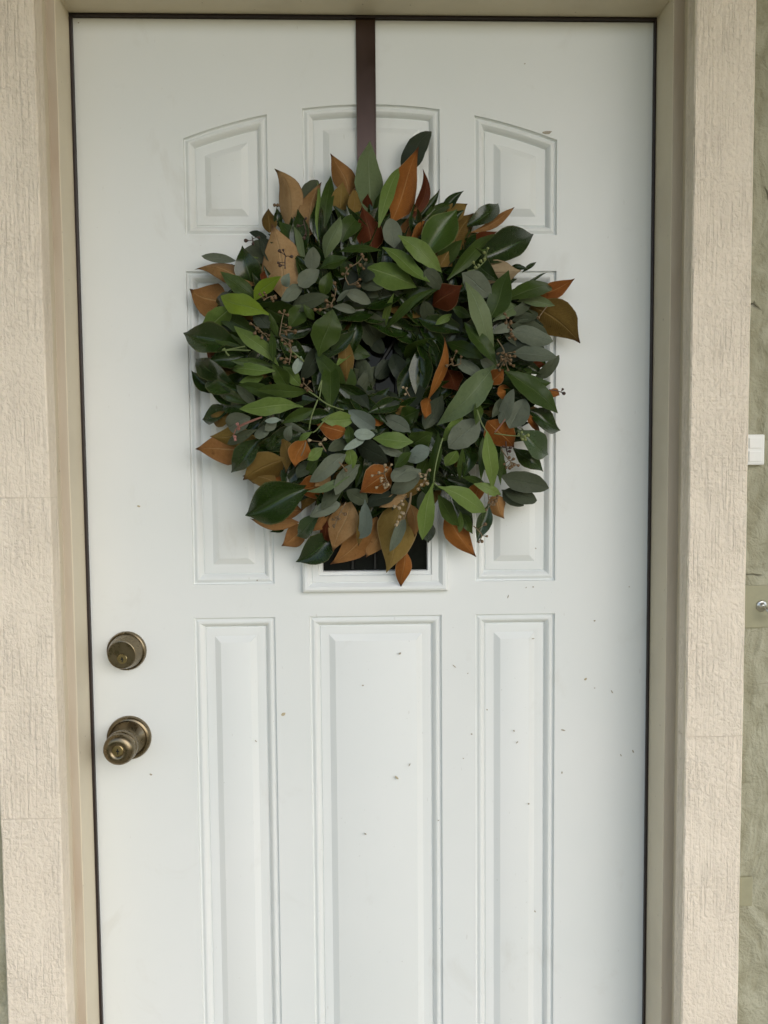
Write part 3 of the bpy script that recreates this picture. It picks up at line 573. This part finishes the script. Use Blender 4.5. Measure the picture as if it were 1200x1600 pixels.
# ------------------------------------------------------------------ wreath
wr = empty('wreath', (0.020, 0.0, 1.503))
tag(wr, 'round wreath of brown and green magnolia, bay and eucalyptus leaves on the white door', 'wreath')
LEAVES = '''T -139 32 198 -159 22 297 38 -15;T -112 56 180 -87 34 267 37 4;S -114 32 245 -93 16 284 24 0;L -89 66 167 -94 40 277 6 0;G -82 56 196 -73 41 286 20 0;
C -46 25 254 -73 25 315 34 -4;Y -61 36 224 -54 50 266 27 0;O -44 58 211 -38 38 258 20 -4;P -16 49 212 -13 16 334 44 0;D -19 42 219 -17 57 246 15 0;
L -2 77 190 34 29 294 20 4;R 18 60 203 60 21 322 41 0;e 40 14 291 82 19 356 34 4;D 42 43 210 66 30 288 18 -14;M 58 31 214 92 34 261 14 -3;
G 67 42 210 108 27 243 22 0;M 89 25 223 130 30 260 18 0;O 92 44 206 136 32 241 28 0;M 132 37 204 188 16 250 30 -6;C 139 41 194 213 19 243 14 -7;
N 64 69 144 114 58 220 50 2;O 89 71 136 145 25 227 61 3;R 44 62 174 71 46 213 12 0;E 21 73 162 15 69 206 29 0;D -13 67 158 -26 67 223 40 -3;
G -56 72 171 -31 48 219 29 0;P -81 70 148 -58 81 206 25 0;P -108 67 139 -128 61 199 12 0;E -101 73 130 -97 88 160 23 0;G -89 72 132 -48 78 146 23 0;
G -60 66 159 4 85 153 13 3;L 26 91 175 92 83 126 29 0;L 3 84 160 72 93 108 26 0;L -19 79 132 53 79 104 40 0;S 63 92 124 94 71 104 25 0;
G 97 87 112 191 47 195 23 6;M 140 63 146 243 24 201 45 -5;D 137 36 174 177 47 195 20 0;t 150 57 126 210 65 130 37 0;E 118 96 120 162 81 91 32 0;
G 158 91 54 190 71 129 34 -2;P 123 93 108 167 90 2 32 0;G 168 98 -14 120 94 48 25 0;G 184 70 86 272 34 122 31 0;R 234 35 103 300 32 127 26 -6;
P 205 64 86 261 54 80 17 3;M 219 40 115 260 38 138 5 0;M 215 49 132 241 29 153 7 0;M 197 40 141 225 49 138 12 0;P 164 87 52 213 61 87 21 0;
O 224 53 82 306 24 30 49 9;S 188 75 62 227 49 84 15 0;S 197 63 57 240 55 72 21 0;S 194 71 50 252 47 35 33 0;E 191 73 40 255 72 24 28 2;
E 194 66 48 165 91 37 15 0;S 183 64 39 230 67 17 19 0;E 198 67 9 261 76 0 27 0;S 234 44 -27 270 58 7 18 -4;D 222 49 -8 250 51 -6 20 0;
R 238 45 18 258 60 8 8 0;G 183 79 -19 271 61 -81 38 3;G 197 64 -38 230 62 -13 25 0;E 113 81 -1 149 93 -33 23 0;P 169 81 -10 82 96 -98 40 4;
R 158 90 -40 178 102 -19 23 0;C 162 83 -37 139 95 -63 15 0;R 202 50 -43 163 90 -55 21 0;E 174 88 -97 193 102 -49 18 0;E 189 85 -104 213 79 -61 32 0;
M 223 54 -76 282 37 -106 35 -3;R 217 69 -81 248 45 -113 12 0;m 204 71 -106 260 37 -143 39 -3;R 157 82 -93 201 46 -130 43 0;R 255 45 -45 279 31 -51 14 0;
L 152 107 -109 166 80 -198 24 0;E 144 99 -90 98 93 -133 38 0;G 143 91 -67 135 105 -102 17 0;L 117 99 -84 89 83 -123 23 3;S 92 66 -53 64 87 -103 27 0;
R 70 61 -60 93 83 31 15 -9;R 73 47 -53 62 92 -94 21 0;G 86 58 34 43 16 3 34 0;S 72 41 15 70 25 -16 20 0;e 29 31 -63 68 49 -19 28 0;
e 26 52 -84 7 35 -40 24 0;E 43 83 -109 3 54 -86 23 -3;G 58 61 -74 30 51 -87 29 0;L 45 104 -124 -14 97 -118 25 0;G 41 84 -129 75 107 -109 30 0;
G 74 87 -183 81 109 -109 16 0;L 74 105 -183 60 72 -266 26 -3;L 81 103 -189 153 72 -227 30 3;G 83 86 -202 117 57 -248 23 -3;L 118 71 -228 118 54 -263 9 0;
G 121 49 -232 138 59 -262 16 0;M 166 42 -217 145 45 -277 26 0;R 98 47 -228 145 32 -299 36 -4;R 150 69 -184 137 46 -222 25 0;C 176 40 -203 191 37 -242 28 -3;
L 137 79 -186 185 60 -204 17 0;S 182 54 -175 256 39 -194 33 0;S 186 38 -197 243 33 -214 26 0;S 189 31 -199 220 42 -222 24 0;L 109 101 -137 93 89 -161 21 0;
G 118 94 -131 117 71 -180 13 0;M 135 66 -130 121 83 -176 27 0;G 152 72 -117 146 82 -182 13 0;G 180 69 -131 180 65 -189 10 0;G 118 86 -176 162 56 -187 12 0;
M -106 77 -188 -204 56 -230 62 0;O -143 76 -147 -208 57 -177 44 -4;O -160 55 -184 -210 52 -174 27 -6;O -163 57 -191 -219 31 -171 24 -8;C -127 50 -243 -201 35 -237 20 5;
M -151 21 -252 -173 31 -259 12 0;C -116 26 -253 -155 41 -280 34 0;m -94 68 -230 -130 43 -264 27 0;M -68 27 -261 -135 29 -307 46 3;D -84 55 -241 -96 26 -282 18 3;
T -47 63 -212 -75 45 -287 45 0;O -35 69 -225 -37 53 -283 15 4;B -26 95 -207 -39 65 -270 21 8;C -7 38 -237 -81 43 -311 43 7;Y 30 60 -205 6 46 -326 60 3;
R 36 28 -288 30 22 -352 24 0;E 34 70 -238 11 75 -287 17 0;C 41 71 -216 49 59 -267 21 4;R 14 81 -162 -34 90 -198 44 0;E 45 92 -159 14 115 -181 29 0;
E 56 100 -164 12 85 -200 28 0;S -22 77 -213 -53 76 -194 23 0;e 22 78 -202 -26 76 -219 21 -4;T 37 73 -201 -6 80 -220 17 0;S 61 66 -197 56 81 -229 15 0;
e -39 74 -122 6 107 -151 28 0;E 35 88 -142 -14 103 -131 13 0;B 69 104 -133 37 92 -151 24 0;G 42 108 -139 17 102 -161 15 0;E -33 81 -156 -70 100 -201 23 -4;
P -48 93 -173 -109 108 -194 12 3;E -53 100 -141 -107 96 -181 24 0;E -62 91 -214 -109 83 -233 21 -3;S -64 74 -182 -91 89 -222 23 0;R -84 80 -182 -131 70 -190 36 4;
T -77 86 -167 -101 89 -189 19 0;S -106 72 -150 -127 76 -174 21 0;G -94 91 -148 -116 76 -171 17 0;E -130 108 -98 -137 97 -123 14 -3;R -113 74 -119 -128 95 -162 32 -4;
O -150 61 -116 -144 83 -164 21 6;R -53 89 -109 -96 90 -97 32 0;L -85 102 -131 -109 102 -149 17 0;L -101 108 -108 -122 101 -121 10 0;L -37 74 -87 -84 104 -90 25 2;
B -10 70 -103 -47 88 -77 25 0;e -17 67 -74 -50 39 -30 23 0;A -41 110 -112 -10 100 -113 17 0;A -24 100 -117 -58 121 -136 12 0;G -49 88 -99 -46 99 -132 15 0;
L -49 103 -130 -43 93 -162 19 0;S -54 80 -121 -81 102 -137 19 0;R 6 51 -92 -23 70 -81 19 0;R 7 37 -59 -17 48 -73 10 0;S -34 30 -47 -6 19 -3 25 0;
S -66 42 -29 -24 16 -11 22 0;G -92 72 4 -70 76 72 42 0;G -75 85 -74 -76 51 1 30 0;S -63 38 0 -70 46 34 23 0;L -68 62 -10 -34 22 31 12 0;
S -130 75 78 -77 88 89 27 0;E -119 90 103 -89 89 125 25 0;E -113 81 106 -143 102 81 19 0;A -131 108 117 -140 91 101 14 0;G -85 72 90 -74 81 126 21 0;
E -53 79 97 -14 65 84 19 0;E -71 72 77 -36 64 72 13 0;E -65 80 83 -46 83 99 9 0;S -29 63 112 6 80 101 19 0;S -23 59 102 -2 68 92 15 0;
e -32 66 119 -2 86 133 25 0;S 7 24 40 -19 54 76 25 0;L 4 31 44 20 77 96 11 3;G 4 43 46 84 82 101 14 5;S 43 38 85 56 56 57 22 0;
S 63 72 87 75 56 55 21 0;e 43 42 63 33 16 32 20 0;D 78 62 80 116 96 102 40 0;G 106 83 72 133 69 62 17 0;L 106 68 67 80 73 49 12 0;
T -184 53 103 -283 25 144 34 -12;C -226 28 90 -292 27 116 50 5;G -185 59 91 -236 60 130 25 0;X -186 69 87 -143 90 117 21 4;X -161 102 60 -234 61 94 32 3;
L -218 69 78 -270 42 34 31 -4;M -208 55 22 -303 39 48 49 3;e -162 96 42 -186 88 70 23 0;L -150 87 -11 -216 88 49 22 -3;G -156 95 -7 -158 102 37 12 0;
G -152 84 32 -161 95 64 11 0;D -267 26 21 -241 41 -7 20 0;M -242 32 -42 -291 29 -9 28 5;M -207 71 -46 -274 33 -14 45 0;M -197 78 -66 -256 46 -35 19 0;
M -217 45 -61 -260 44 -43 22 0;M -188 72 -75 -251 40 -61 25 0;G -157 74 -10 -220 89 -3 16 0;L -154 98 -20 -228 63 -12 19 0;L -173 84 -26 -209 81 -34 16 0;
G -137 83 -42 -157 99 -10 24 0;L -118 89 -41 -144 91 -11 19 0;A -125 102 -25 -116 99 2 13 0;G -106 104 -50 -182 96 -48 19 0;L -115 91 -71 -206 100 -75 26 -2;
G -146 76 -55 -212 75 -36 20 0;S -187 77 -66 -214 78 -37 15 0;G -98 96 -74 -146 98 -95 17 0;E -191 98 -86 -235 66 -101 29 0;S -184 83 -103 -234 64 -124 15 0;
E -175 76 -96 -179 93 -120 21 0;E -154 87 -92 -171 94 -105 14 0;A -147 97 -90 -170 102 -92 9 0;E -152 88 -89 -110 102 -109 9 0;O -228 49 -87 -267 29 -76 30 0;
Y -189 57 -114 -260 41 -111 33 0;C -195 34 -131 -284 36 -130 46 0;M -181 64 -116 -232 48 -168 35 0;M -155 84 -110 -178 59 -135 19 0;M -191 40 110 -206 49 173 41 0;
S -174 46 147 -208 27 179 28 0;S -170 45 161 -191 29 184 18 0;e -170 34 189 -198 16 201 11 0;E -219 26 156 -271 20 164 15 2;M -215 26 134 -226 26 152 14 0;
T -143 75 89 -160 61 201 62 -6;O -166 36 195 -169 16 237 22 0;M -151 22 206 -156 27 236 14 0;G -135 82 45 -108 81 78 29 0;G -98 81 56 -112 95 76 13 0;
D -173 76 112 -171 64 131 10 0;M 19 28 82 84 80 101 39 0;G 98 54 29 144 97 1 23 0;D 100 51 -13 113 84 -48 35 0;E 172 75 -15 146 89 -4 21 0;
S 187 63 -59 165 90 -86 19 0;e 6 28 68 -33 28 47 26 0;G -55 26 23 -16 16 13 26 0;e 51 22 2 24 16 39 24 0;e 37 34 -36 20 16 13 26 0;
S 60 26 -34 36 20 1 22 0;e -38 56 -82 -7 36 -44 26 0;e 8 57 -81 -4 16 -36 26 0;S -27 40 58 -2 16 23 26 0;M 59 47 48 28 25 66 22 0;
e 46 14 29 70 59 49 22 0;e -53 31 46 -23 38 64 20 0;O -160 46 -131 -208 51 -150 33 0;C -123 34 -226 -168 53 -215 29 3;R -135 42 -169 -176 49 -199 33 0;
C -73 51 -216 -117 43 -259 31 0;O -40 49 -246 -61 17 -302 34 0;C 7 37 -247 -25 32 -301 34 0;M 60 53 -225 74 25 -283 28 0;M -234 53 -25 -287 26 11 34 3;
M -227 42 -71 -276 21 -84 30 0;M -183 60 85 -261 20 94 30 4;G 142 53 -132 192 50 -173 33 0;M 104 47 -198 139 34 -263 32 0;M 205 33 -132 257 27 -170 28 0;
M 205 33 -73 250 54 -34 30 0;e 18 14 7 -8 22 -23 24 0;e -21 18 48 6 17 17 22 0;M 56 39 33 26 16 21 26 0;M 22 14 45 46 47 74 26 0;
S -38 14 10 -14 34 -26 24 0;'''
SPRIGS = [('d',[(-106,113,175),(-108,113,184),(-109,113,189)],[(-106,114,191),(-116,112,182),(-106,117,168),(-108,117,164)]),('d',[(-136,113,122),(-136,113,133),(-135,113,140)],[(-138,115,147),(-143,114,146),(-127,116,138),(-145,113,130),(-143,111,127)]),('d',[(-186,69,167),(-187,69,175),(-188,69,180)],[(-196,72,173),(-179,67,179),(-187,69,169)]),('b',[(-169,101,80),(-161,101,85),(-150,101,87)],[(-173,103,88),(-165,103,87),(-157,101,83),(-152,100,85),(-155,99,80),(-167,104,90)]),('b',[(-146,107,29),(-143,107,47),(-140,107,60)],[(-145,108,62),(-139,106,64),(-135,105,59),(-137,110,44),(-138,108,35),(-134,105,37),(-132,106,41),(-125,106,34),(-137,107,31),(-132,106,15),(-124,109,35),(-143,105,24),(-129,110,21)]),('b',[(-133,107,-12),(-130,107,6),(-132,107,24)],[(-138,110,17),(-132,106,19),(-136,105,-4),(-138,110,-9),(-144,105,-3),(-131,106,7),(-124,109,-1)]),('b',[(-171,101,34),(-176,101,39),(-182,101,44)],[(-187,101,47),(-178,104,40),(-176,98,38),(-182,98,35),(-162,98,31),(-163,102,25),(-172,99,28)]),('b',[(-46,109,100),(-51,109,112),(-46,109,123),(-32,109,132),(-27,109,139)],[(-54,111,115),(-48,112,115),(-43,113,126),(-27,113,141),(-22,107,136),(-26,107,140),(-30,111,128),(-25,107,124),(-31,110,107),(-32,111,98),(-34,113,101),(-49,109,123)]),('b',[(-74,109,69),(-67,109,82),(-64,109,96)],[(-65,108,94),(-69,113,84),(-68,107,80),(-76,106,72),(-71,113,70),(-77,106,70),(-94,112,65),(-87,110,65),(-66,113,101),(-78,107,78)]),('b',[(180,105,58),(182,105,46),(189,105,33)],[(179,105,59),(182,108,53),(186,108,48),(186,108,45),(180,107,46),(187,105,36),(189,107,28),(185,106,25),(193,105,24),(187,108,31),(184,104,41)]),('b',[(166,113,22),(175,113,8),(178,113,-5)],[(168,110,2),(174,116,2),(183,113,-2),(191,111,-2),(173,114,-7),(178,114,-9),(184,116,-8),(176,112,-14),(184,116,-13),(189,114,-16),(170,111,-21),(181,116,-22),(168,110,-14),(191,111,4),(178,114,-1),(172,114,-3)]),('b',[(116,95,-10),(106,95,-13),(103,95,-10)],[(102,97,-5),(104,92,-10),(109,95,7),(116,97,-1),(96,95,-13)]),('p',[(11,121,-188),(5,121,-178),(2,121,-169)],[(3,119,-158),(12,122,-157),(4,119,-165),(-5,124,-168),(-2,121,-176),(-9,119,-189),(4,119,-189),(7,123,-185),(-2,121,-180),(2,119,-185),(-15,119,-172)]),('p',[(41,119,-197),(38,119,-216),(29,119,-232),(21,119,-241)],[(29,123,-227),(24,123,-232),(21,118,-240),(19,120,-243),(27,122,-226)]),('p',[(34,113,-202),(27,113,-211),(22,113,-216)],[(17,115,-217),(23,110,-219),(28,110,-214),(27,116,-209)]),('p',[(65,113,-165),(61,113,-179),(55,113,-188)],[(56,111,-174),(61,116,-178),(64,111,-184),(56,115,-186),(51,115,-192),(54,114,-170),(62,114,-172),(67,114,-165)]),('b',[(-54,101,-211),(-62,101,-225),(-72,101,-248)],[(-56,100,-228),(-64,104,-235),(-73,99,-236),(-68,105,-232),(-72,99,-246)]),('b',[(175,93,-135),(184,93,-147),(190,93,-154)],[(187,93,-148),(193,94,-150),(201,90,-159),(191,95,-160),(180,94,-157),(183,95,-162),(188,96,-162),(195,91,-158)]),('b',[(155,99,-199),(157,99,-213),(162,99,-218)],[(164,97,-217),(166,98,-212),(161,97,-214),(168,99,-207),(153,97,-224),(169,98,-204)]),('d',[(185,79,-123),(186,79,-135),(188,79,-144)],[(190,80,-138),(182,78,-131),(191,82,-133)]),('b',[(138,69,-250),(150,69,-263),(148,69,-271)],[(158,67,-266),(150,70,-273),(146,67,-274),(155,69,-248)]),('g',[(126,93,123),(140,93,127),(154,93,140)],[(143,91,132),(135,94,135),(151,93,140),(153,90,144),(146,94,137),(155,97,154),(138,95,128),(151,93,149)]),('b',[(-100,109,-51),(-107,109,-44),(-113,109,-38)],[(-113,106,-33),(-115,113,-42),(-109,113,-46),(-104,110,-37),(-106,111,-49)]),('r',[(-176,105,-87),(-191,105,-92),(-208,105,-100),(-215,105,-112)],[(-209,104,-97),(-208,102,-102),(-214,102,-114),(-213,102,-118)]),('g',[(165,93,-112),(187,93,-115),(203,93,-116)],[(205,96,-111),(210,93,-117),(214,95,-115),(207,91,-120),(202,91,-114),(211,92,-121)]),('d',[(254,61,-45),(266,61,-47),(272,61,-49)],[(275,59,-45),(275,65,-51)]),('p',[(-89,121,-123),(-84,121,-132),(-81,121,-137)],[(-83,121,-120),(-89,122,-126),(-104,122,-121)]),('p',[(42,79,-56),(38,79,-49),(34,79,-43)],[(36,77,-52),(37,78,-44),(32,83,-43)]),('b',[(244,89,74),(237,89,65),(232,89,58)],[(231,90,57)]),('b',[(-148,49,230),(-155,49,231),(-157,49,230)],[(-156,50,231),(-152,49,231)]),('b',[(-63,115,-152),(-56,115,-160),(-54,115,-163)],[(-54,114,-163),(-53,115,-164)])]
TWIGS = [('g',[(-105,116,-51),(-93,118,-59),(-78,118,-70),(-55,116,-78)]),('g',[(-91,118,-50),(-86,118,-36),(-90,119,-64)]),('g',[(-92,118,-63),(-101,119,-86),(-105,119,-106)]),('g',[(86,124,-119),(80,126,-138),(74,128,-165),(72,128,-183)]),('g',[(136,118,-79),(142,119,-97),(150,120,-111)]),('g',[(73,128,-183),(78,126,-188)]),('p',[(40,119,-197),(38,120,-211),(32,120,-229),(29,120,-236)]),('r',[(-173,110,-87),(-195,111,-96),(-207,112,-102)]),('r',[(163,110,-111),(169,111,-104),(178,112,-92)]),('g',[(-227,90,14),(-229,92,11),(-198,90,17)]),('g',[(-221,92,3),(-224,92,11),(-190,90,11)]),('p',[(-110,118,-123),(-112,119,-132),(-117,118,-143)]),('g',[(-75,118,-86),(-85,118,-95),(-94,118,-106),(-100,118,-110)]),('g',[(-112,102,-7),(-130,102,9),(-144,102,21)])]


WP = {'magnolia_leaf': [(0, .05), (.05, .13), (.13, .48), (.27, .86), (.43, 1), (.57, .90), (.70, .66), (.82, .37), (.92, .13), (1, .012)],
      'bay_leaf': [(0, .07), (.06, .14), (.16, .50), (.32, .88), (.48, 1), (.66, .86), (.80, .58), (.91, .28), (.97, .09), (1, .015)],
      'eucalyptus_leaf': [(0, .06), (.05, .16), (.13, .58), (.28, .92), (.45, 1), (.64, .93), (.80, .70), (.91, .42), (.97, .20), (1, .03)]}
def interp(tab, t):
    for (a, x), (b, y) in zip(tab, tab[1:]):
        if t <= b:
            s = (t-a)/(b-a); return x+(y-x)*s
    return tab[-1][1]
def leaf_geo(kind, B, T, w, bend, rnd, nl=12, nw=6, quiet=False):
    """vertices, faces and uvs of one leaf blade; B, T in wreath space (x, -depth, z) metres"""
    nm = NAME[kind]; prof = WP[nm]
    ax = T-B; L = ax.length; tx = ax/L
    left = Vector((-ax.z, 0, ax.x))
    if left.length < 1e-5: left = Vector((1, 0, 0))
    left.normalize(); N = tx.cross(left); N.normalize()
    if N.y > 0: N = -N
    wide = w/L
    roll = max(-0.7, min(0.7, rnd.gauss(0, 0.40)))*(0.7 if kind in 'Mm' else 1); arch = rnd.uniform(0.0, 0.16); curl = rnd.uniform(-0.20, 0.14); pw = rnd.uniform(0.82, 1.18); wsw = rnd.uniform(-0.05, 0.05)*L
    if nm == 'magnolia_leaf':
        cup = rnd.uniform(-0.12, 0.30); fold = rnd.uniform(0.30, 0.75)*(-1 if kind in 'RCTtOYD' else 1); wav = 0.05
    elif nm == 'bay_leaf': cup = rnd.uniform(-0.15, 0.25); fold = rnd.uniform(0.08, 0.34)*rnd.choice((1, 1, -1)); wav = 0.09
    else: cup = rnd.uniform(-0.30, 0.34); fold = rnd.uniform(0, 0.22); wav = 0.05
    if nm == 'magnolia_leaf': pw = min(max(pw, 0.9), 1.1)
    if quiet: arch, curl = arch*0.5, curl*0.5
    p1, p2 = rnd.uniform(0, 6.3), rnd.uniform(0, 6.3); fr = rnd.uniform(9, 15)
    verts, uvs, faces = [], [], []
    sk = rnd.uniform(-0.05, 0.05)
    for i in range(nl+1):
        t = i/nl
        t = t**0.92 if nm != 'eucalyptus_leaf' else t
        C = B + ax*t + left*bend*4*t*(1-t) + N*(arch*L*math.sin(math.pi*t) + curl*L*t**3) + left*(wsw*math.sin(2*math.pi*t)*0.5)
        tan = (ax + left*bend*4*(1-2*t)).normalized()
        S = (N.cross(tan)).normalized()
        if S.dot(left) < 0: S = -S
        S = S*math.cos(roll) + N*math.sin(roll)
        f = interp(prof, t**pw)*w*0.5/math.cos(roll)
        for j in range(nw+1):
            v = -1 + 2*j/nw
            asym = 1 + sk*v
            edge = 1 + (wav*0.5*math.sin(t*fr*1.6+(p1 if v < 0 else p2)) if abs(v) > 0.9 else 0)
            P = C + S*(v*f*asym*edge) + N*(cup*v*v*f + fold*abs(v)*f - 0.0*f) + N*(wav*f*2.0*abs(v)*math.sin(t*fr + (p1 if v < 0 else p2))*(0.25+t*0.75))
            if P.y > -0.0065: P.y = -0.0065 - rnd.random()*0.0006
            verts.append(P); uvs.append((t, 0.5+0.5*v))
    for i in range(nl):
        for j in range(nw):
            a = i*(nw+1)+j; b = a+nw+1
            faces.append((a, b, b+1, a+1))
    # turn faces to the outside
    c = (verts[faces[len(faces)//2][1]]-verts[faces[len(faces)//2][0]]).cross(verts[faces[len(faces)//2][3]]-verts[faces[len(faces)//2][0]])
    if c.dot(N) < 0: faces = [f[::-1] for f in faces]
    return verts, faces, uvs
def mesh_of(name, geos, mats, idx=None):
    V, F, UV, MI = [], [], [], []
    for gi, (v, f, u) in enumerate(geos):
        o = len(V); V += [tuple(p) for p in v]; UV += u
        F += [tuple(i+o for i in q) for q in f]; MI += [idx[gi] if idx else 0]*len(f)
    me = bpy.data.meshes.new(name); me.from_pydata(V, [], F)
    uvl = me.uv_layers.new(name='UVMap'); flat = []
    for p in me.polygons:
        for vi in p.vertices: flat += UV[vi]
    uvl.data.foreach_set('uv', flat)
    me.polygons.foreach_set('use_smooth', [True]*len(F)); me.polygons.foreach_set('material_index', MI)
    for m in mats: me.materials.append(m)
    me.update(); return me
def add_leaf(kind, B, T, w, bend, rnd, quiet=False):
    v, f, u = leaf_geo(kind, B, T, w, bend, rnd, 12 if w > 0.016 else 8, 6 if w > 0.016 else 4, quiet)
    o = bpy.data.objects.new(NAME[kind], mesh_of(NAME[kind], [(v, f, u)], [ML[kind]])); COL.objects.link(o); o.parent = wr
    return o
rnd = random.Random(11); count = 0
for row in LEAVES.replace('\n', '').split(';'):
    if not row: continue
    k, *n = row.split(); bx, bd, bz, tx, td, tz, w, bend = [int(q)/1000 for q in n]
    add_leaf(k, Vector((bx, -bd, bz)), Vector((tx, -td, tz)), w*((1.07 if k in 'RCTtOYD' else 1.0) if NAME[k] == 'magnolia_leaf' else 1.0), bend, rnd); count += 1
def ring_leaf(rmin, rmax, dmin, dmax, lmin, lmax, spread=0.75):
    a = rnd.uniform(0, 2*math.pi); r = rnd.uniform(rmin, rmax); d = rnd.uniform(dmin, dmax)
    B = Vector((r*math.cos(a), -d, r*math.sin(a))); dirn = a + rnd.gauss(0, spread)
    L = rnd.uniform(lmin, lmax)
    if r < 0.09: dirn = a + math.pi/2*rnd.choice((-1, 1)) + rnd.gauss(0, 0.5)
    T = B + Vector((math.cos(dirn)*L, -rnd.uniform(-0.012, 0.014), math.sin(dirn)*L))
    rt_ = math.hypot(T.x, T.z)
    if rt_ > 0.258: T.x *= 0.258/rt_; T.z *= 0.258/rt_
    if rt_ < 0.042: T.x *= 0.042/rt_; T.z *= 0.042/rt_
    T.y = min(T.y, -0.012)
    return B, T, L
while count < 298:
    B, T, L = ring_leaf(0.150, 0.195, 0.016, 0.034, 0.075, 0.105, 0.35)
    k = rnd.choice('MGMOCRCTL'); add_leaf(k, B, T, L*rnd.uniform(0.26, 0.36), rnd.uniform(-0.004, 0.004), rnd, True); count += 1
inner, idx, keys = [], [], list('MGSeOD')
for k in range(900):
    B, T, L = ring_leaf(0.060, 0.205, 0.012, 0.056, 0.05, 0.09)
    kk = rnd.choice('MMMMeMGMOM'); inner.append(leaf_geo(kk, B, T, L*rnd.uniform(0.3, 0.45), 0.0, rnd, 7, 4, True)); idx.append(keys.index(kk))  # mostly the darkest kinds, so shade in the gaps is carried by leaf colour
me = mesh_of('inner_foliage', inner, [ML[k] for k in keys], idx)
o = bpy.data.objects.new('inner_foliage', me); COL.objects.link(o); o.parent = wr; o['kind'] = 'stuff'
# dark ring the stems are wired to
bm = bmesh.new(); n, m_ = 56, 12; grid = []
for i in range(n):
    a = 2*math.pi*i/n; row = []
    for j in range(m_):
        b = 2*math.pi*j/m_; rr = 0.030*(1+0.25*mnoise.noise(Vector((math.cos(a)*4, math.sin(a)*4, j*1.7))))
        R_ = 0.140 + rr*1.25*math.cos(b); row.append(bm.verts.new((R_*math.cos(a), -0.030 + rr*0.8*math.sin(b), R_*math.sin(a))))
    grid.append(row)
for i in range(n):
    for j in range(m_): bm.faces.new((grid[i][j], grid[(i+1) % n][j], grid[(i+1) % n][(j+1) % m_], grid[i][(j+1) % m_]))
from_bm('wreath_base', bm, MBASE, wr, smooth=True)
# seed sprigs and bare stems
BUD = {'b': (MSTEMT, MBUDB), 'p': (MSTEMT, MBUDP), 'd': (MSTEMD, MSTEMD), 'g': (MSTEM, MBUDG), 'r': (MSTEMR, MBUDR)}
def w2(p): return Vector((p[0]/1000, -p[1]/1000, p[2]/1000))
def bud(bm, c, d, r):
    """urn shaped seed capsule: narrow neck at the stalk, widest near the rim"""
    d = d.normalized(); a = d.cross(Vector((0.3, 1, 0.2))).normalized(); b = d.cross(a); prev = None
    for t, q in ((-1.3, 0.22), (-0.5, 0.62), (0.35, 0.98), (0.85, 0.86), (1.1, 0.55), (0.85, 0.30)):
        ring = [bm.verts.new(c + d*t*r + a*q*r*math.cos(k*math.pi/3.5) + b*q*r*math.sin(k*math.pi/3.5)) for k in range(7)]
        if prev:
            for k in range(7): bm.faces.new((prev[k], prev[(k+1) % 7], ring[(k+1) % 7], ring[k])).material_index = 1
        prev = ring
    bm.faces.new(prev).material_index = 1
for c, path, buds in SPRIGS:
    bm = bmesh.new(); sp = smooth_path([w2(p) for p in path]); tube(bm, sp, 0.0010, 0.0007, 5)
    for p in buds:
        P = w2(p); near = min(sp, key=lambda q: (q-P).length); dv = P-near
        if dv.length < 0.001: dv = Vector((0.001, -0.002, 0.001))
        mid = near + dv*0.5 + Vector((rnd.uniform(-1, 1), rnd.uniform(-1, 0), rnd.uniform(-1, 1)))*0.0012
        tube(bm, [near, mid, P], 0.0006, 0.0005, 4); bud(bm, P, dv + Vector((rnd.uniform(-.3, .3)*dv.length, -0.4*dv.length, rnd.uniform(-.3, .3)*dv.length)), rnd.uniform(0.0019, 0.0030))
    from_bm('seed_sprig', bm, list(BUD[c]), wr, smooth=True)
for c, path in TWIGS:
    bm = bmesh.new(); tube(bm, smooth_path([w2(p) for p in path]), 0.0012, 0.0008, 6)
    from_bm('stem', bm, {'g': MSTEM, 'p': MSTEMT, 'r': MSTEMR}[c], wr, smooth=True)
